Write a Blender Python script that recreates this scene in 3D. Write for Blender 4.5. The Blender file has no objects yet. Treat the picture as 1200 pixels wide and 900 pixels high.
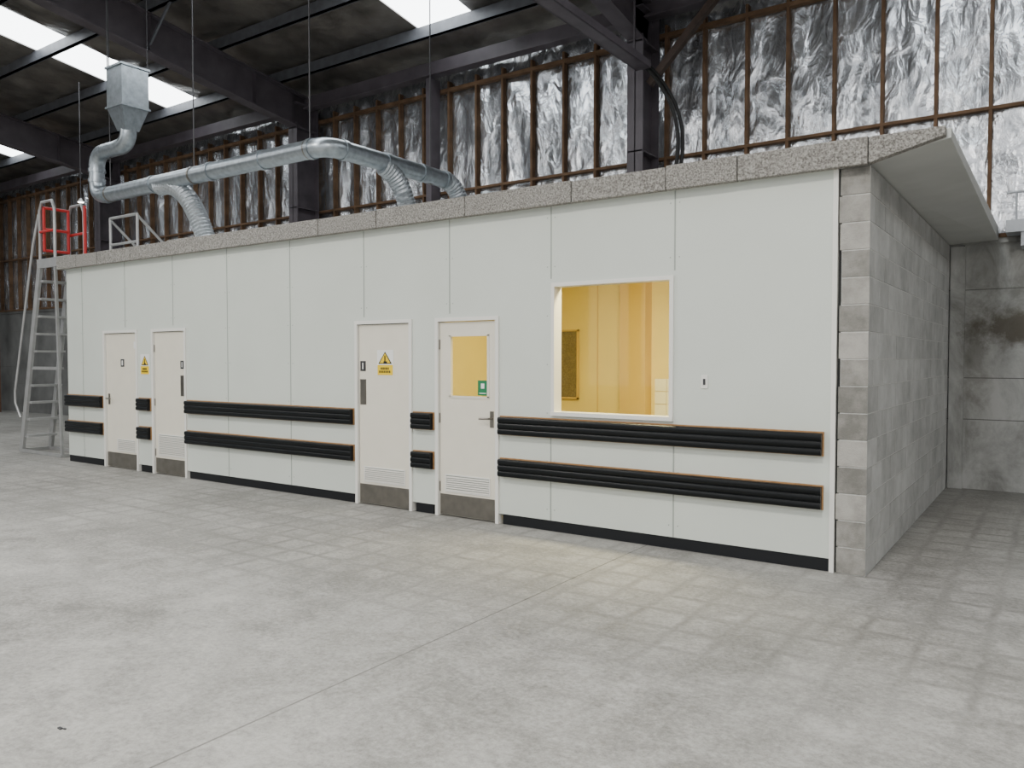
import bpy, math, random
from mathutils import Vector, Matrix, noise
random.seed(4)
R=math.radians
# ------------------------------------------------------------------ materials
def new(name):
    m=bpy.data.materials.new(name); m.use_nodes=True
    nt=m.node_tree; b=nt.nodes['Principled BSDF']; return m,nt,b
def mat(name,col,rough=.6,metal=0,var=0.0,scale=6,bump=0,bscale=60,detail=6,spec=.5):
    m,nt,b=new(name); N=nt.nodes; L=nt.links
    b.inputs['Roughness'].default_value=rough; b.inputs['Metallic'].default_value=metal
    b.inputs['Specular IOR Level'].default_value=spec
    tc=N.new('ShaderNodeTexCoord')
    n=N.new('ShaderNodeTexNoise'); n.inputs['Scale'].default_value=scale; n.inputs['Detail'].default_value=detail
    L.new(tc.outputs['Object'],n.inputs['Vector'])
    r=N.new('ShaderNodeValToRGB'); r.color_ramp.elements[0].position=.3; r.color_ramp.elements[1].position=.7
    r.color_ramp.elements[0].color=tuple(c*(1-var) for c in col)+(1,)
    r.color_ramp.elements[1].color=tuple(min(1,c*(1+var)) for c in col)+(1,)
    L.new(n.outputs['Fac'],r.inputs['Fac']); L.new(r.outputs['Color'],b.inputs['Base Color'])
    if bump:
        n2=N.new('ShaderNodeTexNoise'); n2.inputs['Scale'].default_value=bscale; n2.inputs['Detail'].default_value=5
        L.new(tc.outputs['Object'],n2.inputs['Vector'])
        bp=N.new('ShaderNodeBump'); bp.inputs['Strength'].default_value=bump; bp.inputs['Distance'].default_value=.02
        L.new(n2.outputs['Fac'],bp.inputs['Height']); L.new(bp.outputs['Normal'],b.inputs['Normal'])
    return m
def emis(name,col,s):
    m,nt,b=new(name); b.inputs['Base Color'].default_value=col+(1,)
    b.inputs['Emission Color'].default_value=col+(1,); b.inputs['Emission Strength'].default_value=s
    return m
PANEL=mat('painted_wall_panel',(.61,.645,.595),.45,var=.03,scale=1.2,bump=.02,bscale=40)
JOINT=mat('panel_joint_strip',(.33,.36,.33),.5)
VENT=mat('vent_louvre',(.62,.60,.55),.5)
WHITE=mat('white_trim',(.76,.75,.71),.4)
DOOR=mat('cream_door_paint',(.74,.70,.60),.4,var=.02)
STEEL=mat('stainless_steel',(.25,.235,.21),.30,.9,var=.12,scale=9)
BLACK=mat('black_rubber',(.004,.005,.006),.34,var=.1,spec=.25)
SKIRT=mat('black_skirting',(.008,.009,.011),.5,spec=.3)
PLY=mat('plywood_edge',(.36,.20,.09),.7,var=.2,scale=20,spec=.2)
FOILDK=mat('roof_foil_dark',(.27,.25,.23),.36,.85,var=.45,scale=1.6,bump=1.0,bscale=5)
TIMBER=mat('timber_stud',(.13,.078,.046),.8,var=.3,scale=5,spec=.2)
FRAME=mat('dark_steel_paint',(.085,.073,.085),.5,var=.25,scale=3)
PURLIN=mat('grey_purlin',(.11,.115,.13),.5,.3,var=.2)
RUST=mat('rust_brown_steel',(.06,.04,.032),.7,var=.3)
RUST2=mat('red_oxide_steel',(.14,.07,.045),.7,var=.3)
GALV=mat('galvanised_duct',(.38,.42,.455),.33,.85,var=.18,scale=14)
FLEX=mat('flexible_duct_foil',(.42,.45,.48),.36,.8,var=.2,scale=30)
ALU=mat('aluminium',(.42,.42,.42),.4,.5,var=.1)
RED=mat('red_paint',(.50,.02,.02),.45)
YEL=mat('yellow_sign',(.85,.58,.01),.5)
SIGNW=mat('white_sign',(.8,.8,.78),.5)
INK=mat('black_ink',(.01,.01,.01),.6)
GREEN=mat('green_sign',(.01,.18,.07),.5)
DKGREY=mat('dark_plate',(.05,.05,.055),.4,.3)
ROOMW=mat('lamp_tinted_interior_wall',(.86,.70,.20),.6,var=.02)  # cream wall, yellow lamp glow put into the base colour
ROOMD=mat('tan_interior_column',(.66,.46,.10),.6)
CORK=mat('cork_board',(.20,.16,.055),.9,var=.3,scale=60)
TILE=mat('white_tile',(.9,.87,.66),.25)
WIRE=mat('steel_wire',(.08,.08,.085),.5,.5)
GREYP=mat('grey_canopy_paint',(.56,.57,.55),.6,var=.05,scale=3)
RAIL=mat('grey_ledge',(.45,.47,.5),.5,.3)
CJ=mat('concrete_joint',(.13,.13,.12),.9)
CONC2=mat('shaded_concrete_panel',(.15,.15,.145),.85,var=.35,scale=1.3)  # concrete with the dim light of the left end put into its colour
SKY=emis('skylight_sheet',(.93,.98,1.0),8.0)
LAMP=emis('lamp_lens',(1,.97,.9),14.0)
WLAMP=emis('warm_lamp_lens',(1,.88,.5),5.0)
# glass
GLASS,nt,b=new('window_glass')
N=nt.nodes;L=nt.links
t=N.new('ShaderNodeBsdfTransparent');g=N.new('ShaderNodeBsdfGlossy');g.inputs['Roughness'].default_value=.03
mx=N.new('ShaderNodeMixShader');mx.inputs[0].default_value=.02
L.new(t.outputs[0],mx.inputs[1]);L.new(g.outputs[0],mx.inputs[2]);L.new(mx.outputs[0],N['Material Output'].inputs['Surface'])
# wall foil
FOIL,nt,b=new('wall_foil_insulation');N=nt.nodes;L=nt.links
b.inputs['Metallic'].default_value=.9;b.inputs['Roughness'].default_value=.27
tc=N.new('ShaderNodeTexCoord');mp=N.new('ShaderNodeMapping');mp.inputs['Scale'].default_value=(1,1,.5)
L.new(tc.outputs['Object'],mp.inputs['Vector'])
n=N.new('ShaderNodeTexNoise');n.inputs['Scale'].default_value=4.5;n.inputs['Detail'].default_value=4;n.inputs['Distortion'].default_value=1.2
L.new(mp.outputs[0],n.inputs['Vector'])
v=N.new('ShaderNodeTexVoronoi');v.inputs['Scale'].default_value=9;v.feature='F1'
L.new(mp.outputs[0],v.inputs['Vector'])
ad=N.new('ShaderNodeMath');ad.operation='MULTIPLY_ADD';ad.inputs[1].default_value=.35;L.new(v.outputs['Distance'],ad.inputs[0]);L.new(n.outputs['Fac'],ad.inputs[2])
bp=N.new('ShaderNodeBump');bp.inputs['Strength'].default_value=.5;bp.inputs['Distance'].default_value=.06
L.new(ad.outputs[0],bp.inputs['Height']);L.new(bp.outputs['Normal'],b.inputs['Normal'])
r=N.new('ShaderNodeValToRGB');r.color_ramp.elements[0].color=(.52,.54,.57,1);r.color_ramp.elements[1].color=(.80,.82,.86,1)
r.color_ramp.elements[0].position=.35;r.color_ramp.elements[1].position=.65
L.new(n.outputs['Fac'],r.inputs['Fac']);L.new(r.outputs['Color'],b.inputs['Base Color'])
# woodwool slab (speckled aggregate)
SLAB,nt,b=new('rough_aggregate_slab');N=nt.nodes;L=nt.links
b.inputs['Roughness'].default_value=.95
tc=N.new('ShaderNodeTexCoord')
n=N.new('ShaderNodeTexNoise');n.inputs['Scale'].default_value=70;n.inputs['Detail'].default_value=4;n.inputs['Roughness'].default_value=.7
L.new(tc.outputs['Object'],n.inputs['Vector'])
r=N.new('ShaderNodeValToRGB');r.color_ramp.elements[0].position=.38;r.color_ramp.elements[1].position=.62
r.color_ramp.elements[0].color=(.13,.122,.112,1);r.color_ramp.elements[1].color=(.43,.415,.385,1)
L.new(n.outputs['Fac'],r.inputs['Fac']);L.new(r.outputs['Color'],b.inputs['Base Color'])
bp=N.new('ShaderNodeBump');bp.inputs['Strength'].default_value=.7;bp.inputs['Distance'].default_value=.02
L.new(n.outputs['Fac'],bp.inputs['Height']);L.new(bp.outputs['Normal'],b.inputs['Normal'])
# concrete block
def blockmat(name,c0,c1,isl=.25,ns=5):
    m,nt,b=new(name);N=nt.nodes;L=nt.links
    b.inputs['Roughness'].default_value=.9
    tc=N.new('ShaderNodeTexCoord');geo=N.new('ShaderNodeNewGeometry')
    n=N.new('ShaderNodeTexNoise');n.inputs['Scale'].default_value=ns;n.inputs['Detail'].default_value=9;n.inputs['Roughness'].default_value=.7
    n2=N.new('ShaderNodeTexNoise');n2.inputs['Scale'].default_value=130
    L.new(tc.outputs['Object'],n.inputs['Vector']);L.new(tc.outputs['Object'],n2.inputs['Vector'])
    r=N.new('ShaderNodeValToRGB');r.color_ramp.elements[0].position=.25;r.color_ramp.elements[1].position=.75
    r.color_ramp.elements[0].color=c0+(1,);r.color_ramp.elements[1].color=c1+(1,)
    a=N.new('ShaderNodeMath');a.operation='MULTIPLY_ADD';a.inputs[1].default_value=isl;L.new(geo.outputs['Random Per Island'],a.inputs[0]);
    s=N.new('ShaderNodeMath');s.operation='SUBTRACT';s.inputs[1].default_value=isl/2;L.new(n.outputs['Fac'],s.inputs[0]);L.new(s.outputs[0],a.inputs[2])
    L.new(a.outputs[0],r.inputs['Fac']);L.new(r.outputs['Color'],b.inputs['Base Color'])
    bp=N.new('ShaderNodeBump');bp.inputs['Strength'].default_value=.35;bp.inputs['Distance'].default_value=.01
    L.new(n2.outputs['Fac'],bp.inputs['Height']);L.new(bp.outputs['Normal'],b.inputs['Normal'])
    return m
BLOCK=blockmat('concrete_block',(.17,.165,.15),(.41,.395,.365),.4,7)
BLOCKP=blockmat('painted_concrete_block',(.32,.32,.31),(.60,.60,.585),.2,3)
MORTAR=mat('mortar',(.58,.58,.56),.95,var=.15,scale=20)
# tilt-up concrete wall
CONC,nt,b=new('concrete_wall_panel');N=nt.nodes;L=nt.links
b.inputs['Roughness'].default_value=.85
tc=N.new('ShaderNodeTexCoord')
mpc=N.new('ShaderNodeMapping');mpc.inputs['Scale'].default_value=(1,1,.55);L.new(tc.outputs['Object'],mpc.inputs['Vector'])
n=N.new('ShaderNodeTexNoise');n.inputs['Scale'].default_value=1.9;n.inputs['Detail'].default_value=11;n.inputs['Roughness'].default_value=.7;n.inputs['Distortion'].default_value=.7
L.new(mpc.outputs[0],n.inputs['Vector'])
r=N.new('ShaderNodeValToRGB');r.color_ramp.elements[0].position=.36;r.color_ramp.elements[1].position=.62
r.color_ramp.elements[0].color=(.22,.22,.205,1);r.color_ramp.elements[1].color=(.46,.46,.445,1)
L.new(n.outputs['Fac'],r.inputs['Fac'])
def stain(prev,cx,cz,sx_,sz_,amt,col,th=1.7):
    mp=N.new('ShaderNodeMapping');mp.inputs['Location'].default_value=(-cx*sx_,0,-cz*sz_);mp.inputs['Scale'].default_value=(sx_,0,sz_)
    L.new(tc.outputs['Object'],mp.inputs['Vector'])
    ln=N.new('ShaderNodeVectorMath');ln.operation='LENGTH';L.new(mp.outputs[0],ln.inputs[0])
    n3=N.new('ShaderNodeTexNoise');n3.inputs['Scale'].default_value=5;n3.inputs['Detail'].default_value=9;n3.inputs['Roughness'].default_value=.7;L.new(tc.outputs['Object'],n3.inputs['Vector'])
    ad=N.new('ShaderNodeMath');ad.operation='MULTIPLY_ADD';ad.inputs[1].default_value=2.2;L.new(n3.outputs['Fac'],ad.inputs[0]);L.new(ln.outputs['Value'],ad.inputs[2])
    mr=N.new('ShaderNodeMapRange');mr.inputs['From Min'].default_value=th-.4;mr.inputs['From Max'].default_value=th+.2;mr.inputs['To Min'].default_value=amt;mr.inputs['To Max'].default_value=0
    L.new(ad.outputs[0],mr.inputs['Value'])
    mx=N.new('ShaderNodeMix');mx.data_type='RGBA';L.new(mr.outputs[0],mx.inputs[0]);L.new(prev,mx.inputs[6]);mx.inputs[7].default_value=col
    return mx.outputs[2]
c1=stain(r.outputs['Color'],-.42,1.98,1.4,3.8,.85,(.09,.075,.055,1),1.9)
c1=stain(c1,-.85,1.6,4.0,.9,.5,(.12,.11,.09,1),1.7)
c1=stain(c1,.1,.6,1.0,2.0,.4,(.13,.12,.11,1),1.6)
L.new(c1,b.inputs['Base Color'])
# floor
FLOOR,nt,b=new('concrete_floor');N=nt.nodes;L=nt.links
b.inputs['Specular IOR Level'].default_value=.3
tc=N.new('ShaderNodeTexCoord')
def noise_n(s,d=6,ro=.6,dist=0,vec=None):
    n=N.new('ShaderNodeTexNoise');n.inputs['Scale'].default_value=s;n.inputs['Detail'].default_value=d;n.inputs['Roughness'].default_value=ro;n.inputs['Distortion'].default_value=dist
    L.new(vec or tc.outputs['Object'],n.inputs['Vector']);return n
def math_n(op,a,b_=None,c=None):
    m=N.new('ShaderNodeMath');m.operation=op
    for i,x in enumerate((a,b_,c)):
        if x is None: continue
        if isinstance(x,(int,float)): m.inputs[i].default_value=x
        else: L.new(x,m.inputs[i])
    return m.outputs[0]
def smap(val,a,b_,lo=0,hi=1):
    mr=N.new('ShaderNodeMapRange');mr.interpolation_type='SMOOTHSTEP';L.new(val,mr.inputs['Value'])
    mr.inputs['From Min'].default_value=a;mr.inputs['From Max'].default_value=b_;mr.inputs['To Min'].default_value=lo;mr.inputs['To Max'].default_value=hi;return mr.outputs[0]
nA=noise_n(.5,8,.62,.6);nB=noise_n(3.2,12,.8,.5);nC=noise_n(30,8,.85)
mix=math_n('ADD',math_n('MULTIPLY',nA.outputs['Fac'],.24),math_n('ADD',math_n('MULTIPLY',nB.outputs['Fac'],.36),math_n('MULTIPLY',nC.outputs['Fac'],.40)))
r=N.new('ShaderNodeValToRGB');r.color_ramp.elements[0].position=.42;r.color_ramp.elements[1].position=.575
r.color_ramp.elements[0].color=(.19,.185,.17,1);r.color_ramp.elements[1].color=(.45,.44,.415,1)
L.new(mix,r.inputs['Fac'])
sx=N.new('ShaderNodeSeparateXYZ');L.new(tc.outputs['Object'],sx.inputs[0])
X=sx.outputs['X'];Y=sx.outputs['Y']
def lines(coord,period,w):
    f=math_n('FRACT',math_n('DIVIDE',coord,period))
    d=math_n('ABSOLUTE',math_n('SUBTRACT',f,.5))
    return smap(d,.5-w,.5)
wob=math_n('MULTIPLY',math_n('SUBTRACT',noise_n(2.4,6,.75).outputs['Fac'],.5),.12)
gx=lines(math_n('ADD',X,wob),.31,.17);gy=lines(math_n('ADD',Y,wob),.31,.17)
grid=math_n('MAXIMUM',gx,gy)
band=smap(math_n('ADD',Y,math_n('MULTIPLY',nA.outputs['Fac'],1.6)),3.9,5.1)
mk=smap(noise_n(.8,5).outputs['Fac'],.38,.60,.35,1)
fine=smap(nB.outputs['Fac'],.36,.62,.12,1)
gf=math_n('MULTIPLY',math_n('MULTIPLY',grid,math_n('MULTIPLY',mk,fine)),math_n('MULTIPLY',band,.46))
stn=math_n('MULTIPLY',smap(noise_n(1.0,11,.78,1.6).outputs['Fac'],.50,.70),.18)
def arcmark(cx,cy,rad,w,amt):
    dx=math_n('SUBTRACT',X,cx);dy=math_n('SUBTRACT',Y,cy)
    d=math_n('SQRT',math_n('ADD',math_n('MULTIPLY',dx,dx),math_n('MULTIPLY',dy,dy)))
    e=math_n('ABSOLUTE',math_n('SUBTRACT',d,rad))
    return math_n('MULTIPLY',smap(e,0,w,amt,0),fine)
arcs=math_n('MAXIMUM',arcmark(-8.5,-2.0,5.6,.16,.16),arcmark(-8.5,-2.0,6.7,.16,.13))
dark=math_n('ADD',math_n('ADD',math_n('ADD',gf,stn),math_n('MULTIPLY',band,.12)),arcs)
def joint(coord,pos,w=.006):
    return math_n('LESS_THAN',math_n('ABSOLUTE',math_n('SUBTRACT',coord,pos)),w)
j=math_n('MAXIMUM',joint(X,-2.9),joint(X,4.6))
j=math_n('MULTIPLY',j,math_n('MULTIPLY',nB.outputs['Fac'],1.2))
dark=math_n('MINIMUM',math_n('ADD',dark,j),1)
mx=N.new('ShaderNodeMix');mx.data_type='RGBA';L.new(dark,mx.inputs[0]);L.new(r.outputs['Color'],mx.inputs[6]);mx.inputs[7].default_value=(.09,.086,.077,1)
L.new(mx.outputs[2],b.inputs['Base Color'])
L.new(smap(nB.outputs['Fac'],.2,.8,.42,.75),b.inputs['Roughness'])
bp=N.new('ShaderNodeBump');bp.inputs['Strength'].default_value=.15;bp.inputs['Distance'].default_value=.01
L.new(nC.outputs['Fac'],bp.inputs['Height']);L.new(bp.outputs['Normal'],b.inputs['Normal'])

# ------------------------------------------------------------------ builder
class MB:
    def __init__(s,name): s.name=name;s.v=[];s.f=[];s.m=[];s.mats=[];s.sm=[]
    def mi(s,m):
        if m not in s.mats:s.mats.append(m)
        return s.mats.index(m)
    def add(s,vs,fs,m,smooth=False):
        o=len(s.v);s.v+=[tuple(x) for x in vs];k=s.mi(m)
        for f in fs:s.f.append([i+o for i in f]);s.m.append(k);s.sm.append(smooth)
    def box(s,x0,x1,y0,y1,z0,z1,m):
        if x0>x1:x0,x1=x1,x0
        if y0>y1:y0,y1=y1,y0
        if z0>z1:z0,z1=z1,z0
        s.add([(x0,y0,z0),(x1,y0,z0),(x1,y1,z0),(x0,y1,z0),(x0,y0,z1),(x1,y0,z1),(x1,y1,z1),(x0,y1,z1)],
          [(0,3,2,1),(4,5,6,7),(0,1,5,4),(1,2,6,5),(2,3,7,6),(3,0,4,7)],m)
    def hexa(s,vs,m):
        s.add(vs,[(0,3,2,1),(4,5,6,7),(0,1,5,4),(1,2,6,5),(2,3,7,6),(3,0,4,7)],m)
    def prismx(s,prof,x0,x1,m,smooth=False):
        n=len(prof);vs=[(x0,y,z) for y,z in prof]+[(x1,y,z) for y,z in prof]
        fs=[(i,(i+1)%n,n+(i+1)%n,n+i) for i in range(n)]
        s.add(vs,fs,m,smooth);s.add(vs,[tuple(range(n))[::-1],tuple(range(n,2*n))],m)
    def beam(s,p0,p1,w,h,m,up=(0,0,1)):
        p0=Vector(p0);p1=Vector(p1);d=(p1-p0).normalized();u=Vector(up)
        if abs(d.dot(u))>.98:u=Vector((0,1,0))
        a=d.cross(u).normalized();c=a.cross(d).normalized()
        vs=[]
        for p in(p0,p1):
            for sa,sc in((-1,-1),(1,-1),(1,1),(-1,1)):vs.append(p+a*sa*w/2+c*sc*h/2)
        s.add(vs,[(0,1,2,3),(7,6,5,4),(0,4,5,1),(1,5,6,2),(2,6,7,3),(3,7,4,0)],m)
    def tube(s,pts,r,m,seg=14,rf=None,smooth=True,cap=True):
        pts=[Vector(p) for p in pts];n=len(pts);vs=[];prev=None
        for i,p in enumerate(pts):
            d=(pts[min(i+1,n-1)]-pts[max(i-1,0)]).normalized()
            if prev is None:
                u=Vector((0,0,1)) if abs(d.z)<.9 else Vector((1,0,0))
                a=d.cross(u).normalized()
            else:
                a=(prev-d*prev.dot(d)).normalized()
            prev=a;c=d.cross(a)
            rr=r if rf is None else rf(i)
            for k in range(seg):
                t=2*math.pi*k/seg;vs.append(p+(a*math.cos(t)+c*math.sin(t))*rr)
        fs=[(i*seg+k,i*seg+(k+1)%seg,(i+1)*seg+(k+1)%seg,(i+1)*seg+k) for i in range(n-1) for k in range(seg)]
        s.add(vs,fs,m,smooth)
        if cap:s.add(vs,[tuple(range(seg))[::-1],tuple(range((n-1)*seg,n*seg))],m)
    def make(s,parent=None,bevel=0):
        me=bpy.data.meshes.new(s.name);me.from_pydata(s.v,[],s.f)
        for m in s.mats:me.materials.append(m)
        for i,p in enumerate(me.polygons):p.material_index=s.m[i];p.use_smooth=s.sm[i]
        me.update();o=bpy.data.objects.new(s.name,me);bpy.context.scene.collection.objects.link(o)
        if bevel:
            b=o.modifiers.new('bevel','BEVEL');b.width=bevel;b.segments=2;b.limit_method='ANGLE'
        if parent:o.parent=parent
        return o
def arc(p0,p1,p2,n=10):
    p0,p1,p2=map(Vector,(p0,p1,p2));return [(p0*(1-t)**2+p1*2*t*(1-t)+p2*t*t) for t in [i/n for i in range(n+1)]]
def dense(pts,step):
    out=[];pts=[Vector(p) for p in pts]
    for a,b in zip(pts,pts[1:]):
        k=max(1,int((b-a).length/step))
        out+=[a.lerp(b,i/k) for i in range(k)]
    return out+[pts[-1]]

XL,XR,YB,YF=-36.0,12.0,11.2,-14.0
RIDGE=-1.4;S=.15
def zr(y,base): return base+S*(10.9-max(y,RIDGE)) - (S*(RIDGE-y) if y<RIDGE else 0)

# ------------------------------------------------------------------ shell
m=MB('floor');m.box(XL-.3,XR+.3,YF-16,YB+.3,-.2,0,FLOOR);m.make()

def foil_sheet(mb,along,fixed,a0,a1,z0f,z1f,sgn,per=.6,ph=-.74):
    na=int((a1-a0)/.075);nz=34;vs=[];fs=[]
    for i in range(na+1):
        a=a0+(a1-a0)*i/na;z0=z0f(a);z1=z1f(a)
        fr=((a-ph)/per)%1;bay=math.floor((a-ph)/per)
        env=math.sin(math.pi*fr)
        for k in range(nz+1):
            z=z0+(z1-z0)*k/nz
            d=.06*env*(.4+noise.noise(Vector((bay*3.7,z*.7,3))))+env*.05*noise.noise(Vector((a*3.5,z*.9,9)))+.022*noise.noise(Vector((a*7,z*3,1)))
            p=fixed+sgn*(-.02+d)
            vs.append((a,p,z) if along=='x' else (p,a,z))
    for i in range(na):
        for k in range(nz):
            q=(i*(nz+1)+k,(i+1)*(nz+1)+k,(i+1)*(nz+1)+k+1,i*(nz+1)+k+1);fs.append(q if along=='x' else q[::-1])
    mb.add(vs,fs,FOIL,True)
m=MB('wall_back')
m.box(-14,XR,YB,YB+.2,0,3.0,CONC);m.box(XL,-14,YB,YB+.2,0,3.0,CONC2)
m.box(-14,XR,YB-.03,YB+.2,3.0,3.06,CONC);m.box(XL,-14,YB-.03,YB+.2,3.0,3.06,CONC2)
for z in(.86,1.37,2.45):m.box(XL,XR,YB-.002,YB,z-.005,z+.005,CJ)
for k in range(-5,2):
    x=-5.15+7.5*k+4.15
    m.box(x-.006,x+.006,YB-.002,YB,0,3,CJ)
m.box(-1.14,-.98,YB-.06,YB,0,2.98,CONC)
foil_sheet(m,'x',YB+.08,XL,XR,lambda a:3.05,lambda a:7.1,1)
m.box(XL,XR,YB+.19,YB+.25,3.0,7.3,TIMBER)
m.make()
m=MB('timber_wall_framing')
x=-.74-.6*59
while x<XR:
    j=random.uniform(-.02,.02)
    m.box(x+j-.02,x+j+.02,YB-.05,YB+.05,3.06,6.6,TIMBER);x+=.6
m.box(XL,XR,YB-.055,YB+.04,4.60,4.64,TIMBER)
m.box(XL,XR,YB-.055,YB+.04,6.42,6.48,TIMBER)
m.box(XL,XR,YB-.055,YB+.04,3.06,3.11,TIMBER)
m.make()
def endwall(name,xf,sgn,cm=CONC):
    m=MB(name)
    m.box(xf,xf+sgn*.2,YF,YB,0,3,cm)
    foil_sheet(m,'y',xf+sgn*.08,YF,YB,lambda a:3.0,lambda a:zr(a,7.1),sgn,.9,YF)
    y=YF
    while y<YB:
        m.box(xf-sgn*.05,xf+sgn*.03,y-.023,y+.023,3,zr(y,7.0),TIMBER);y+=.9
    for z in(3.05,4.6,6.2):m.box(xf-sgn*.06,xf+sgn*.02,YF,YB,z,z+.06,TIMBER)
    m.make()
endwall('wall_left',XL,-1,CONC2);endwall('wall_right',XR,1)
m=MB('wall_light_blocker')  # unseen wall added to keep daylight off the far left
m.box(XL,-15.0,YF-.2,YF,0,3,CONC)
foil_sheet(m,'x',YF-.08,XL,-15.0,lambda a:3.0,lambda a:7.1,-1)
m.box(XL,-15.0,YF-.25,YF-.2,0,7.2,TIMBER)
x=XL
while x<-15:m.box(x-.023,x+.023,YF-.03,YF+.05,3,7.1,TIMBER);x+=.6
m.make()

sky=[(-31.5,-30.5),(-24.0,-23.0),(-16.5,-15.35),(-9.05,-7.9),(-1.5,-.5),(6.0,7.0)]
m=MB('ceiling')
def roofquad(mb,x0,x1,y0,y1,mt,base=7.1,fine=True):
    nx=max(1,int((x1-x0)/.2));ny=max(1,int(abs(y1-y0)/.2));vs=[];fs=[]
    if not fine:nx=ny=1
    for i in range(nx+1):
        for k in range(ny+1):
            x=x0+(x1-x0)*i/nx;y=y0+(y1-y0)*k/ny
            z=zr(y,base)
            if fine and 0<i<nx and 0<k<ny:
                fr=((10.2-y)/1.35)%1
                z+=.07*noise.noise(Vector((x*2.2,y*2.2,0)))-.07*math.sin(math.pi*fr)
            vs.append((x,y,z))
    for i in range(nx):
        for k in range(ny):fs.append((i*(ny+1)+k,(i+1)*(ny+1)+k,(i+1)*(ny+1)+k+1,i*(ny+1)+k+1))
    mb.add(vs,fs,mt,fine)
edges=[XL]+[e for s_ in sky for e in s_]+[XR]
for i in range(0,len(edges),2):
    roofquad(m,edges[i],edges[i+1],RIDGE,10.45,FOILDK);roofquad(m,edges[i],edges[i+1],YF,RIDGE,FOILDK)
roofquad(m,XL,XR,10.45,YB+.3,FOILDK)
m.make()
for i,(a,b_) in enumerate(sky):
    m=MB('window_skylight_%d'%(i+1))
    roofquad(m,a,b_,RIDGE,10.45,SKY,7.12,False);roofquad(m,a,b_,YF,RIDGE,SKY,7.12,False)
    m.make()
m=MB('roof_purlins')
y=10.2
while y>YF:
    z=zr(y,6.88)
    m.box(XL,XR,y-.03,y+.03,z,z+.2,PURLIN);m.box(XL,XR,y-.03,y+.05,z,z+.012,PURLIN)
    y-=1.35
m.make()
m=MB('eave_beam');m.box(XL,XR,10.84,10.96,6.66,6.88,FRAME);m.box(XL,XR,10.80,11.0,6.64,6.66,FRAME);m.make()
frx=[-35.4,-27.65,-20.15,-12.65,-5.15,2.35,9.85]
for x in frx:
    m=MB('steel_portal_frame')
    mt=FRAME
    for yy in(10.82,-13.5):
        y0=yy-.28;y1=yy+.28
        m.box(x-.125,x+.125,y0,y0+.022,0,6.3,mt);m.box(x-.125,x+.125,y1-.022,y1,0,6.9,mt)
        m.box(x-.008,x+.008,y0,y1,0,6.9,mt)
        m.box(x-.16,x+.16,y0-.05,y1+.02,0,.025,mt)
        for z in(4.62,6.2,6.7):m.box(x-.12,x+.12,y0,y1,z,z+.02,mt)
    def rafter(ya,yb):
        for dz,h in((6.2,.025),(6.84,.025)):
            m.beam((x,ya,zr(ya,dz)),(x,yb,zr(yb,dz)),.25,h,mt)
        za,zb=zr(ya,6.52),zr(yb,6.52)
        m.beam((x,ya,za),(x,yb,zb),.016,.62,mt)
    rafter(10.95,RIDGE);rafter(RIDGE,-13.7)
    for y in(9.6,7.5,5.4,3.3):
        z=zr(y,6.52);m.box(x-.11,x+.11,y-.006,y+.006,z-.3,z+.3,mt)
        if y<9:
            m.beam((x,y,zr(y,6.25)),(x+.75,y,zr(y,6.95)),.035,.035,PURLIN)
            m.beam((x,y,zr(y,6.25)),(x-.75,y,zr(y,6.95)),.035,.035,PURLIN)
    m.make()
m=MB('steel_post');m.box(-26.6,-26.34,10.6,10.62,0,6.6,RUST2);m.box(-26.6,-26.34,10.76,10.78,0,6.6,RUST2);m.box(-26.48,-26.46,10.62,10.76,0,6.6,RUST2);m.make()
m=MB('wall_mullion_post')
m.box(-9.42,-9.30,10.85,11.1,3.0,6.62,FRAME);m.make()
m=MB('knee_brace')
m.beam((-5.0,10.7,5.6),(-3.9,10.75,6.75),.1,.1,RUST);m.make()
m=MB('cable_tray')
tx=-4.90;ye=10.3
m.box(tx-.10,tx+.10,5.0,ye,5.68,5.70,FRAME)
m.box(tx-.11,tx-.09,5.0,ye,5.68,5.78,FRAME);m.box(tx+.09,tx+.11,5.0,ye,5.68,5.78,FRAME)
for i in range(4):m.tube([(tx-.065+i*.043,5,5.725),(tx-.065+i*.043,ye,5.725)],.018,INK,8)
for y in(6,8,10):m.beam((tx,y,5.78),(tx,y,zr(y,6.88)),.02,.02,FRAME)
m.make()
m=MB('hanging_black_cable')
pts=arc((tx,ye+.03,5.73),(tx+.12,ye+.05,5.62),(tx+.28,10.35,5.35),8)+arc((tx+.28,10.35,5.35),(-4.42,10.4,5.0),(-4.42,10.4,4.6),10)[1:]+arc((-4.42,10.4,4.6),(-4.42,10.4,4.15),(-4.62,10.45,4.1),8)[1:]
for dx in(0,.05):m.tube([p+Vector((dx,dx,0)) for p in pts],.026,INK,10)
m.box(-4.86,-4.60,10.42,10.52,4.0,4.25,FRAME);m.beam((-5.02,10.56,4.1),(-4.7,10.5,4.1),.04,.04,FRAME)
m.make()

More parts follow.
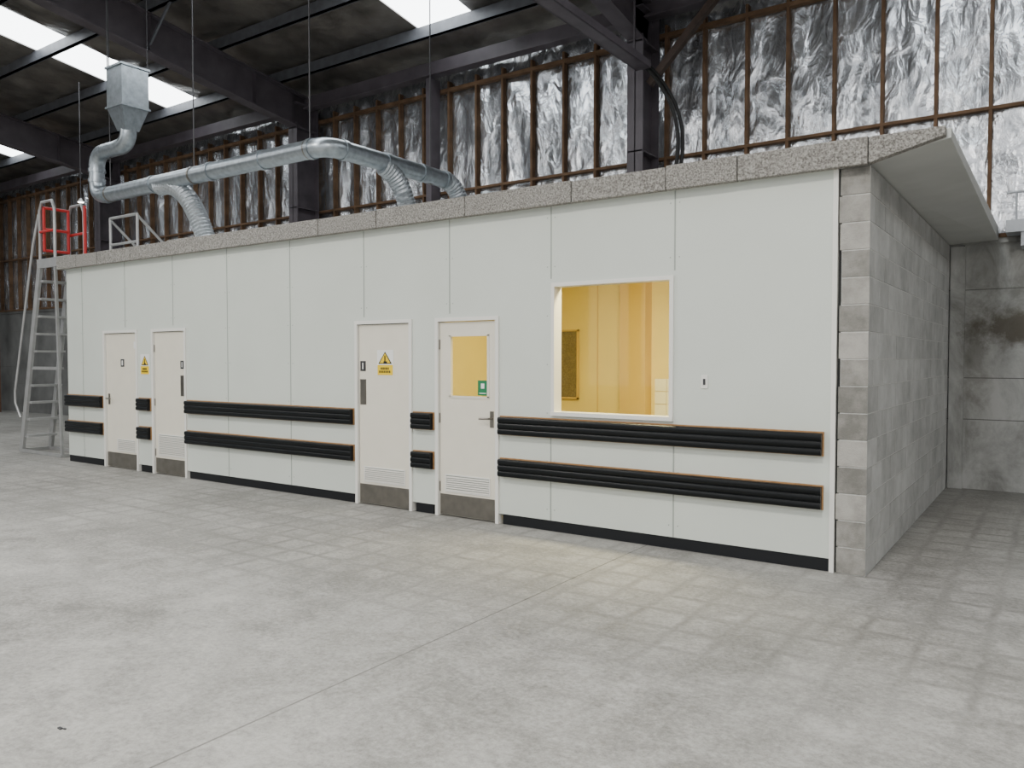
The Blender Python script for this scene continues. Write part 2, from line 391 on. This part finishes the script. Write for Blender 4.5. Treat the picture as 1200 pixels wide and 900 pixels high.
# ------------------------------------------------------------------ amenities block
F=6.2
XE,XW=-1.40,-12.80
doors=[(-11.72,-10.80),(-10.44,-9.62),(-6.42,-5.58),(-5.26,-4.46)]
WX0,WX1,WZ0,WZ1=-3.86,-2.66,1.08,2.30
H=3.0
m=MB('wall_front')
bx=sorted(set([XW,XE,WX0,WX1]+[e for d in doors for e in d]))
for a,b_ in zip(bx,bx[1:]):
    c=(a+b_)/2
    if any(d[0]<c<d[1] for d in doors): zs=[(2.02,H)]
    elif WX0<c<WX1: zs=[(.1,WZ0),(WZ1,H)]
    else: zs=[(.1,H)]
    for z0,z1 in zs:m.box(a,b_,F,F+.1,z0,z1,PANEL)
for jx in(-2.656,-3.87,-5.075,-6.285,-7.51,-8.72,-9.92,-11.12,-12.33):
    z0=.1
    if any(d[0]-.03<jx<d[1]+.03 for d in doors):z0=2.06
    if WX0-.03<jx<WX1+.03:
        m.box(jx-.006,jx+.006,F-.0025,F,.1,WZ0-.04,JOINT);m.box(jx-.006,jx+.006,F-.0025,F,WZ1+.04,H,JOINT)
    else: m.box(jx-.006,jx+.006,F-.0025,F,z0,H,JOINT)
    for z in [z0+.1+k*.45 for k in range(8)]:
        if z<H-.05:
            for s_ in(-.04,.04):
                if not(WX0-.05<jx+s_<WX1+.05 and WZ0-.05<z<WZ1+.05): m.box(jx+s_-.005,jx+s_+.005,F-.002,F,z-.005,z+.005,JOINT)
m.box(XE-.005,XE+.03,F-.012,F+.1,0,H,WHITE)
m.make()
m=MB('baseboard_front')
for a,b_ in((XW,-11.76),(-10.76,-10.48),(-9.58,-6.46),(-5.54,-5.30),(-4.42,XE-.01)):m.box(a,b_,F+.008,F+.1,0,.1,SKIRT)
m.make()
m=MB('wall_amenities_rear');m.box(XW,-1.37,10.3,10.4,0,H,PANEL);m.make()
m=MB('wall_amenities_side');m.box(XW,XW+.1,F+.1,10.3,0,H,PANEL);m.make()
m=MB('wall_office_interior')
m.box(-5.42,-1.37,8.62,8.7,0,H,ROOMW)
m.box(-5.50,-5.42,F+.1,8.7,0,H,ROOMW)
m.box(-1.46,-1.38,F+.1,8.7,0,H,ROOMW)
m.box(-5.42,-1.46,F+.1,8.62,2.75,2.8,ROOMW)
m.box(-4.31,-3.98,8.44,8.62,0,2.75,ROOMD)
for x in(-5.28,-4.70,-3.55,-2.95):m.box(x-.006,x+.006,8.612,8.62,0,2.75,ROOMD)
m.box(-3.62,-3.585,8.605,8.62,0.93,2.75,WHITE)
m.make()
m=MB('floor_office');m.box(-5.42,-1.46,F+.1,8.62,0.0,.012,SKIRT);m.make()
m=MB('cork_board')
m.box(-5.38,-4.97,8.59,8.612,1.12,1.95,CORK)
m.box(-4.98,-4.96,8.58,8.612,1.10,1.97,ROOMD);m.box(-5.40,-4.96,8.58,8.612,1.95,1.97,ROOMD);m.box(-5.40,-4.96,8.58,8.612,1.10,1.12,ROOMD)
m.make()
m=MB('kitchenette_counter')
m.box(-3.9,-2.0,8.05,8.59,.1,.88,DOOR);m.box(-3.92,-1.98,8.02,8.59,.88,.92,TILE);m.box(-3.88,-2.0,8.1,8.59,0.012,.1,SKIRT)
for i in range(3):m.box(-3.88+i*.63,-3.28+i*.63,8.03,8.05,.12,.86,WHITE);m.box(-3.4+i*.63,-3.3+i*.63,8.01,8.03,.78,.8,STEEL)
for i in range(12):
    for k in range(3):m.box(-3.92+i*.15,-3.775+i*.15,8.585,8.60,.925+k*.15,1.07+k*.15,TILE)
m.make(bevel=.003)
m=MB('office_ceiling_light');m.box(-3.9,-2.7,6.5,6.8,2.69,2.75,WHITE);m.box(-3.87,-2.73,6.53,6.77,2.68,2.69,WLAMP);m.make()
m=MB('window_1')
fo=.035
m.box(WX0,WX0+fo,F-.02,F+.11,WZ0+fo,WZ1-fo,WHITE);m.box(WX1-fo,WX1,F-.02,F+.11,WZ0+fo,WZ1-fo,WHITE)
m.box(WX0,WX1,F-.02,F+.11,WZ1-fo,WZ1,WHITE);m.box(WX0,WX1,F-.03,F+.11,WZ0,WZ0+fo,WHITE)
m.box(WX0+fo,WX1-fo,F+.05,F+.055,WZ0+fo,WZ1-fo,GLASS)
m.make()
def sign_caution(mb,x0,x1,y,z0,z1):
    mb.box(x0,x1,y-.004,y,z0,z1,SIGNW);zm=z0+(z1-z0)*.42
    mb.box(x0+.008,x1-.008,y-.006,y-.004,z0+.008,zm,YEL)
    for k,zz in enumerate((.68,.38)):
        zc=z0+(zm-z0)*zz;w=(x1-x0)*(.26 if k==0 else .36);xc=(x0+x1)/2
        n=7
        for i in range(n):
            a=xc-w+2*w*i/n;mb.box(a,a+2*w/n*.62,y-.008,y-.006,zc-.012,zc+.012,INK)
    xc=(x0+x1)/2;h=(z1-zm)-.03;w=(x1-x0)*.42
    def tri(sc,yy,mt):
        zc=zm+.012+h*.36;ww=w*sc;hh=h*sc
        mb.add([(xc-ww,yy,zc-hh*.36),(xc+ww,yy,zc-hh*.36),(xc,yy,zc+hh*.64)],[(0,1,2)],mt)
    tri(1,y-.0055,INK);tri(.78,y-.0065,YEL)
    zc=zm+.012+h*.3
    mb.box(xc-.008,xc+.008,y-.009,y-.007,zc-.02,zc+.05,INK);mb.box(xc-.02,xc+.03,y-.009,y-.007,zc-.03,zc-.012,INK)
def vent(mb,x0,x1,z0,z1,y):
    mb.box(x0,x1,y-.008,y,z1-.012,z1,WHITE);mb.box(x0,x1,y-.008,y,z0,z0+.012,WHITE)
    mb.box(x0,x0+.012,y-.008,y,z0+.012,z1-.012,WHITE);mb.box(x1-.012,x1,y-.008,y,z0+.012,z1-.012,WHITE)
    mb.box(x0+.012,x1-.012,y-.0015,y,z0+.012,z1-.012,JOINT)
    n=int((z1-z0)/.024)
    for i in range(n):
        z=z0+.014+i*(z1-z0-.028)/n
        mb.add([(x0+.012,y-.012,z),(x1-.012,y-.012,z),(x1-.012,y-.002,z+.014),(x0+.012,y-.002,z+.014)],[(0,1,2,3)],VENT)
for i,(a,b_) in enumerate(doors):
    m=MB('door_%d'%(i+1))
    fr=.038
    m.box(a,a+fr,F-.018,F+.12,0,2.02-fr,WHITE);m.box(b_-fr,b_,F-.018,F+.12,0,2.02-fr,WHITE);m.box(a,b_,F-.018,F+.12,2.02-fr,2.02,WHITE)
    la,lb=a+fr+.007,b_-fr-.007;y=F+.012;zt=2.02-fr-.008
    m.box(a+fr,b_-fr,F+.055,F+.06,0,1.2 if i==3 else 1.98,INK)
    if i==3:
        vx0,vx1,vz0,vz1=-5.08,-4.60,1.22,1.84
        m.box(la,vx0,y,y+.04,.012,zt,DOOR);m.box(vx1,lb,y,y+.04,.012,zt,DOOR)
        m.box(vx0,vx1,y,y+.04,.012,vz0,DOOR);m.box(vx0,vx1,y,y+.04,vz1,zt,DOOR)
        for q in((vx0-.012,vx0+.012,vz0,vz1),(vx1-.012,vx1+.012,vz0,vz1),(vx0-.012,vx1+.012,vz0-.012,vz0+.012),(vx0-.012,vx1+.012,vz1-.012,vz1+.012)):
            m.box(q[0],q[1],y-.006,y,q[2],q[3],DOOR)
        m.box(vx0,vx1,y+.018,y+.022,vz0,vz1,GLASS)
        m.box(-4.735,-4.615,y+.008,y+.012,1.24,1.39,GREEN);m.box(-4.695,-4.655,y+.006,y+.008,1.31,1.36,SIGNW);m.box(-4.715,-4.635,y+.006,y+.008,1.26,1.268,SIGNW)
    else: m.box(la,lb,y,y+.04,.012,zt,DOOR)
    m.box(la+.005,lb-.005,y-.003,y,.015,.225,STEEL)
    vz={0:(.25,.43),1:(.26,.56),2:(.25,.42),3:(.25,.43)}[i]
    if i==1:vent(m,la+.07,lb-.02,*vz,y)
    elif i==0:vent(m,la+.28,lb-.06,*vz,y)
    else:vent(m,la+.07,lb-.07,*vz,y)
    hx={0:la+.07,1:lb-.07,2:la+.06,3:lb-.05}[i];dr={0:1,1:-1,2:1,3:-1}[i]
    if i in(0,3):
        m.box(hx-.022,hx+.022,y-.006,y,.93,1.09,STEEL)
        m.tube([(hx,y,1.02),(hx,y-.055,1.02)],.01,STEEL,10);m.tube([(hx,y-.055,1.02),(hx+dr*.12,y-.055,1.015)],.01,STEEL,10)
    if i in(1,2):
        m.box(hx-.045,hx+.045,y-.004,y,1.10,1.38,STEEL);m.box(hx-.04,hx+.04,y-.005,y,1.47,1.58,DKGREY)
        m.box(hx-.008,hx+.008,y-.007,y-.005,1.49,1.56,SIGNW)
    if i==0:
        m.box(la+.40,la+.49,y-.004,y,1.49,1.60,DKGREY);m.box(la+.43,la+.46,y-.006,y-.004,1.51,1.58,SIGNW)
        m.box(lb-.05,lb-.01,y-.02,y,1.75,1.85,SIGNW)
    if i==2: sign_caution(m,-6.10,-5.86,y,1.42,1.70)
    for z in(.3,1.0,1.75):
        hx2={0:lb,1:la,2:lb,3:la}[i];m.tube([(hx2,y-.004,z-.05),(hx2,y-.004,z+.05)],.008,STEEL,8)
    m.make()
m=MB('caution_sign');sign_caution(m,-10.73,-10.51,F,1.38,1.67);m.make()
def rail(x0,x1,z0,z1):
    m=MB('wall_bumper_rail')
    m.box(x0,x1,F-.018,F,z0,z1,PLY)
    zi0,zi1=z0+.006,z1-.010;n=3;prof=[(F-.018,zi0)]
    hh=(zi1-zi0)/n
    for k in range(n):
        for q in range(13):
            t=q/12;prof.append((F-.056-.012*math.sin(math.pi*t)**.45,zi0+hh*(k+.02+.96*t)))
    prof.append((F-.018,zi1))
    m.prismx(prof,x0+.004,x1-.008,BLACK)
    return m.make()
for a,b_ in((-12.80,-11.74),(-10.77,-10.47),(-9.60,-6.44),(-5.56,-5.28),(-4.44,-1.45)):
    rail(a,b_,.87,1.055);rail(a,b_,.465,.65)
m=MB('light_switch');m.box(-2.42,-2.36,F-.008,F,1.36,1.47,WHITE);m.box(-2.40,-2.38,F-.014,F-.008,1.39,1.44,DKGREY);m.make(bevel=.002)

# block wall
m=MB('wall_concrete_block')
bx0,bx1=-1.355,-1.15
m.mi(BLOCK);kp=m.mi(BLOCKP)
for k in range(15):
    z0=k*.2+.004;z1=z0+.192
    y=F-.005;y1=11.12;first=True
    while y<y1-.02:
        Lb=.39 if not(first and k%2) else .19
        e=min(y+Lb,y1);jt=random.uniform(-.001,.001)
        xo=random.choice((0,0,.015,-.008))
        m.box(bx0+(xo if first else 0),bx1+jt,y,e,z0,z1,BLOCK);m.m[-3]=kp;y=e+.008;first=False
m.make(bevel=.003)
m=MB('mortar_joints_block_wall');m.box(bx0+.012,bx1-.003,F+.001,11.12,0,3.0,MORTAR);o=m.make()
o.parent=bpy.data.objects['wall_concrete_block']
m=MB('dark_gap_strip');m.box(XE+.03,bx0+.012,F+.03,F+.1,0,3.0,INK);m.make()  # black strip standing in for the shaded gap beside the blocks

# roof slab with rough fascia; canopy underside rises towards its outer edge
m=MB('roof_slab')
m.box(XW-.1,-1.37,F-.03,10.45,3.0,3.17,GREYP)
xc0,xc1=-1.37,-.64;ya,yb=F-.03,11.14;zo1,zo2=3.11,3.03
m.hexa([(xc0,ya,3.0),(xc1,ya,zo1),(xc1,yb,zo2),(xc0,yb,3.0),(xc0,ya,3.18),(xc1,ya,3.18),(xc1,yb,3.18),(xc0,yb,3.18)],GREYP)
x=XW-.1
def zb(x): return 2.995 if x<-1.15 else 2.995+(x+1.15)/.51*.13
cuts=[x]
while x<-1.16:
    x=min(x+random.choice((.6,.9,1.2)),-1.15);cuts.append(x)
cuts.append(-.66)
for a,e in zip(cuts,cuts[1:]):
    z1=3.185+random.uniform(-.008,.012);yy=F-.10+random.uniform(-.008,.008);e2=e-.008
    m.hexa([(a,yy,zb(a)),(e2,yy,zb(e2)),(e2,F-.03,zb(e2)),(a,F-.03,zb(a)),(a,yy,z1),(e2,yy,z1),(e2,F-.03,z1),(a,F-.03,z1)],SLAB)
m.make(bevel=.006)

# ------------------------------------------------------------------ ducts
m=MB('ventilation_duct')
r=.115
def spiral(pts,rad=r,mt=GALV,step=.07,amp=.0035):
    p=dense(pts,step);m.tube(p,rad,mt,20,rf=lambda i:rad+(amp if i%2 else 0))
def ring(p,d,rad=r):
    p=Vector(p);d=Vector(d);m.tube([p-d*.03,p+d*.03],rad+.014,GALV,20)
Yd,Zd=6.6,4.17;XA,XB=-12.6,-7.3
spiral([(XA+.22,Yd,Zd),(XB-.22,Yd,Zd)])
m.tube(arc((XB-.24,Yd,Zd),(XB,Yd,Zd),(XB,Yd+.24,Zd),8),r+.003,GALV,20)
spiral([(XB,Yd+.22,Zd),(XB,8.85,Zd)])
m.tube(arc((XA+.24,Yd,Zd),(XA,Yd,Zd),(XA,Yd,Zd+.24),8),r+.003,GALV,20)
spiral([(XA,Yd,Zd+.2),(XA,Yd,4.62)])
m.tube(arc((XA,Yd,4.60),(XA,Yd,4.85),(XA+.25,Yd,4.85),8),r+.003,GALV,20)
m.tube([(XA+.23,Yd,4.85),(XA+.68,Yd,4.85)],r,GALV,20)
cx=XA+.93
m.tube(arc((cx-.27,Yd,4.85),(cx,Yd,4.85),(cx,Yd,5.07),8),r+.003,GALV,20)
for x in(-12.3,-11.0,-9.6,-8.5,-7.56):ring((x,Yd,Zd),(1,0,0))
for y in(6.86,7.6,8.3,8.8):ring((XB,y,Zd),(0,1,0))
for z in(4.42,4.58):ring((XA,Yd,z),(0,0,1))
a=.11;b2=.21;z0,z1,z2=5.05,5.38,5.98
vs=[(cx+sx*a,Yd+sy*a,z0) for sx,sy in((-1,-1),(1,-1),(1,1),(-1,1))]+[(cx+sx*b2,Yd+sy*b2,z1) for sx,sy in((-1,-1),(1,-1),(1,1),(-1,1))]
m.add(vs,[(0,1,5,4),(1,2,6,5),(2,3,7,6),(3,0,4,7),(3,2,1,0)],GALV)
m.box(cx-b2,cx+b2,Yd-b2,Yd+b2,z1,z2,GALV)
m.box(cx-b2-.02,cx+b2+.02,Yd-b2-.02,Yd+b2+.02,z1-.015,z1+.015,GALV);m.box(cx-b2-.02,cx+b2+.02,Yd-b2-.02,Yd+b2+.02,z2-.02,z2+.01,GALV)
def flex(pts,rad):
    p=dense(pts,.022);m.tube(p,rad,FLEX,18,rf=lambda i:rad+(.009 if i%2 else -.004),smooth=False)
flex(arc((-10.9,Yd+.02,Zd-.04),(-10.2,Yd+.05,Zd+.05),(-9.98,Yd+.2,3.17),14),.13)
flex(arc((XB+.0,7.55,Zd-.05),(XB+.05,8.0,4.0),(XB+.05,8.05,3.17),12),.12)
flex(arc((XB,8.82,Zd),(XB+.03,9.2,4.15),(XB+.05,9.3,3.17),12),.12)
for p in((-9.98,Yd+.2,3.2),(XB+.05,8.05,3.2),(XB+.05,9.3,3.2)):m.tube([Vector(p)-Vector((0,0,.03)),Vector(p)+Vector((0,0,.06))],.16,GALV,20)
for x,y,z in((-12.2,Yd,Zd),(-10.0,Yd,Zd),(-7.6,Yd,Zd),(XB,8.5,Zd)):
    m.tube([(x,y,z+r),(x,y,zr(y,6.95))],.009,WIRE,6)
    m.tube([(x-.015,y,z),(x+.015,y,z)],r+.01,STEEL,18)
for sx,sy in((-1,-1),(1,1)):m.tube([(cx+sx*.2,Yd+sy*.2,5.96),(cx+sx*.2,Yd+sy*.2,zr(Yd,6.95))],.009,WIRE,6)
m.make()
m=MB('roof_vent_cap')
m.tube([(-5.35,7.2,3.17),(-5.35,7.2,3.42)],.03,GALV,12);m.tube([(-5.35,7.2,3.40),(-5.35,7.2,3.48)],.07,GALV,14);m.make()

# ------------------------------------------------------------------ access ladder with platform
m=MB('access_ladder')
Y0,Y1=6.33,6.80;PX=-13.42
for y in(Y0,Y1):
    m.beam((-14.70,y,0.03),(-13.92,y,3.2),.045,.11,ALU,up=(1,0,0))
    m.beam((-14.75,y,.03),(-13.3,y,.03),.05,.05,ALU)
    m.beam((-13.30,y,.03),(PX,y,3.15),.035,.05,ALU,up=(1,0,0))
m.tube([(-14.66,Y0-.03,.6),(-14.80,Y0-.05,.85),(-14.80,Y0-.05,1.05),(-14.1,Y0-.03,3.5),(-13.95,Y0,4.0)],.02,ALU,10)
m.beam((-14.25,Y0,1.45),(-13.35,Y0,1.45),.03,.05,ALU)
m.beam((-14.72,Y0,.03),(-14.72,Y1,.03),.05,.05,ALU);m.beam((-13.30,Y0,.03),(-13.30,Y1,.03),.05,.05,ALU)
for k in range(1,11):
    z=.29*k;x=-14.70+.78*z/3.2
    m.box(x-.02,x+.17,Y0,Y1,z-.025,z+.01,ALU)
m.box(-13.98,-12.92,Y0-.02,Y1+.02,3.19,3.23,ALU);m.box(-13.98,-12.92,Y0-.03,Y0,3.1,3.25,ALU);m.box(-13.98,-12.92,Y1,Y1+.03,3.1,3.25,ALU)
for y in(Y0,Y1):
    m.tube([(-13.92,y,3.2),(-13.92,y,4.05),(-13.84,y,4.18),(PX-.08,y,4.18),(PX,y,4.05),(PX,y,3.2)],.024,ALU,10)
    m.tube([(-13.92,y,3.7),(PX,y,3.7)],.022,RED,10)
for z in(3.4,3.75,4.1):m.tube([(-13.86,Y0+.03,z),(-13.86,Y1-.03,z)],.024,RED,10)
for y in(Y0+.04,Y1-.04):m.tube([(-13.86,y,3.4),(-13.86,y,4.1)],.024,RED,10)
m.tube([(PX+.03,Y1,3.25),(PX+.03,Y1,4.15)],.026,RED,10)
m.make()
m=MB('roof_guard_rail')
gy=6.75
m.tube([(-12.5,gy,3.17),(-12.5,gy,3.84)],.022,ALU,10);m.tube([(-11.72,gy,3.17),(-11.72,gy,3.84)],.022,ALU,10)
m.tube([(-12.5,gy,3.84),(-11.72,gy,3.84)],.022,ALU,10);m.tube([(-12.5,gy,3.42),(-11.72,gy,3.42)],.02,ALU,10)
for x in(-12.5,-11.72):m.tube([(x,gy,3.82),(x,gy+.7,3.19)],.02,ALU,10)
m.make()
m=MB('wall_ledge')
m.box(-.55,3.0,10.75,11.13,3.06,3.2,RAIL)
for x in(-.45,.3,1.05,1.8,2.55):m.tube([(x,10.8,3.2),(x,10.8,3.52)],.012,RAIL,8)
m.tube([(-.55,10.8,3.52),(3.0,10.8,3.52)],.015,RAIL,8)
for x in(-.4,.6,1.6,2.6):m.box(x,x+.05,10.78,11.2,2.9,3.06,RAIL)
m.make()
m=MB('floor_debris')
for (x,y,s_) in((-3.53,1.65,.012),(-3.51,1.66,.008)):
    m.box(x-s_,x+s_,y-s_*.5,y+s_*.5,0,s_*.5,DKGREY)
m.make()

# ------------------------------------------------------------------ lights
def lamp(x,y,z,p,size=.8,s=1):
    e=MB('pendant_or_fill_lamp');e.tube([(x,y,z+.02*s),(x,y,z+.16*s),(x,y,z+.3*s)],.2,ALU,18,rf=lambda i:(.22*s,.16*s,.06*s)[i])
    e.tube([(x,y,z),(x,y,z+.02*s)],.2*s,LAMP,18);e.tube([(x,y,z+.3*s),(x,y,zr(y,6.95))],.01,WIRE,6)
    o=e.make()
    l=bpy.data.lights.new('lamp_light','AREA');l.shape='DISK';l.size=size;l.energy=p;l.color=(1,.95,.88)
    lo=bpy.data.objects.new('lamp_light',l);bpy.context.scene.collection.objects.link(lo);lo.location=(x,y,z-.03);lo.parent=o
for x in(-16.4,-8.9,-1.4,6.1):  # fill lamps out of view, added to brighten hall and facade
    for y in(1.0,-5.5):
        lamp(x,y,6.6,110 if x<-15 else 265)
lamp(-16.75,8.43,4.85,20,.15,.28)
l=bpy.data.lights.new('office_light','AREA');l.shape='RECTANGLE';l.size=1.1;l.size_y=.25;l.energy=82;l.color=(1,.87,.46)
lo=bpy.data.objects.new('office_light',l);bpy.context.scene.collection.objects.link(lo);lo.location=(-3.3,6.65,2.66);lo.parent=bpy.data.objects['office_ceiling_light']
w=bpy.data.worlds.new('world');bpy.context.scene.world=w;w.use_nodes=True
w.node_tree.nodes['Background'].inputs[0].default_value=(.96,.98,1,1);w.node_tree.nodes['Background'].inputs[1].default_value=1.6

# ------------------------------------------------------------------ camera
c=bpy.data.cameras.new('camera');c.sensor_width=36;c.lens=27.75
co=bpy.data.objects.new('camera',c);bpy.context.scene.collection.objects.link(co)
co.location=(0,0,1.6);co.rotation_euler=(R(90-1.8),0,R(34.8));bpy.context.scene.camera=co
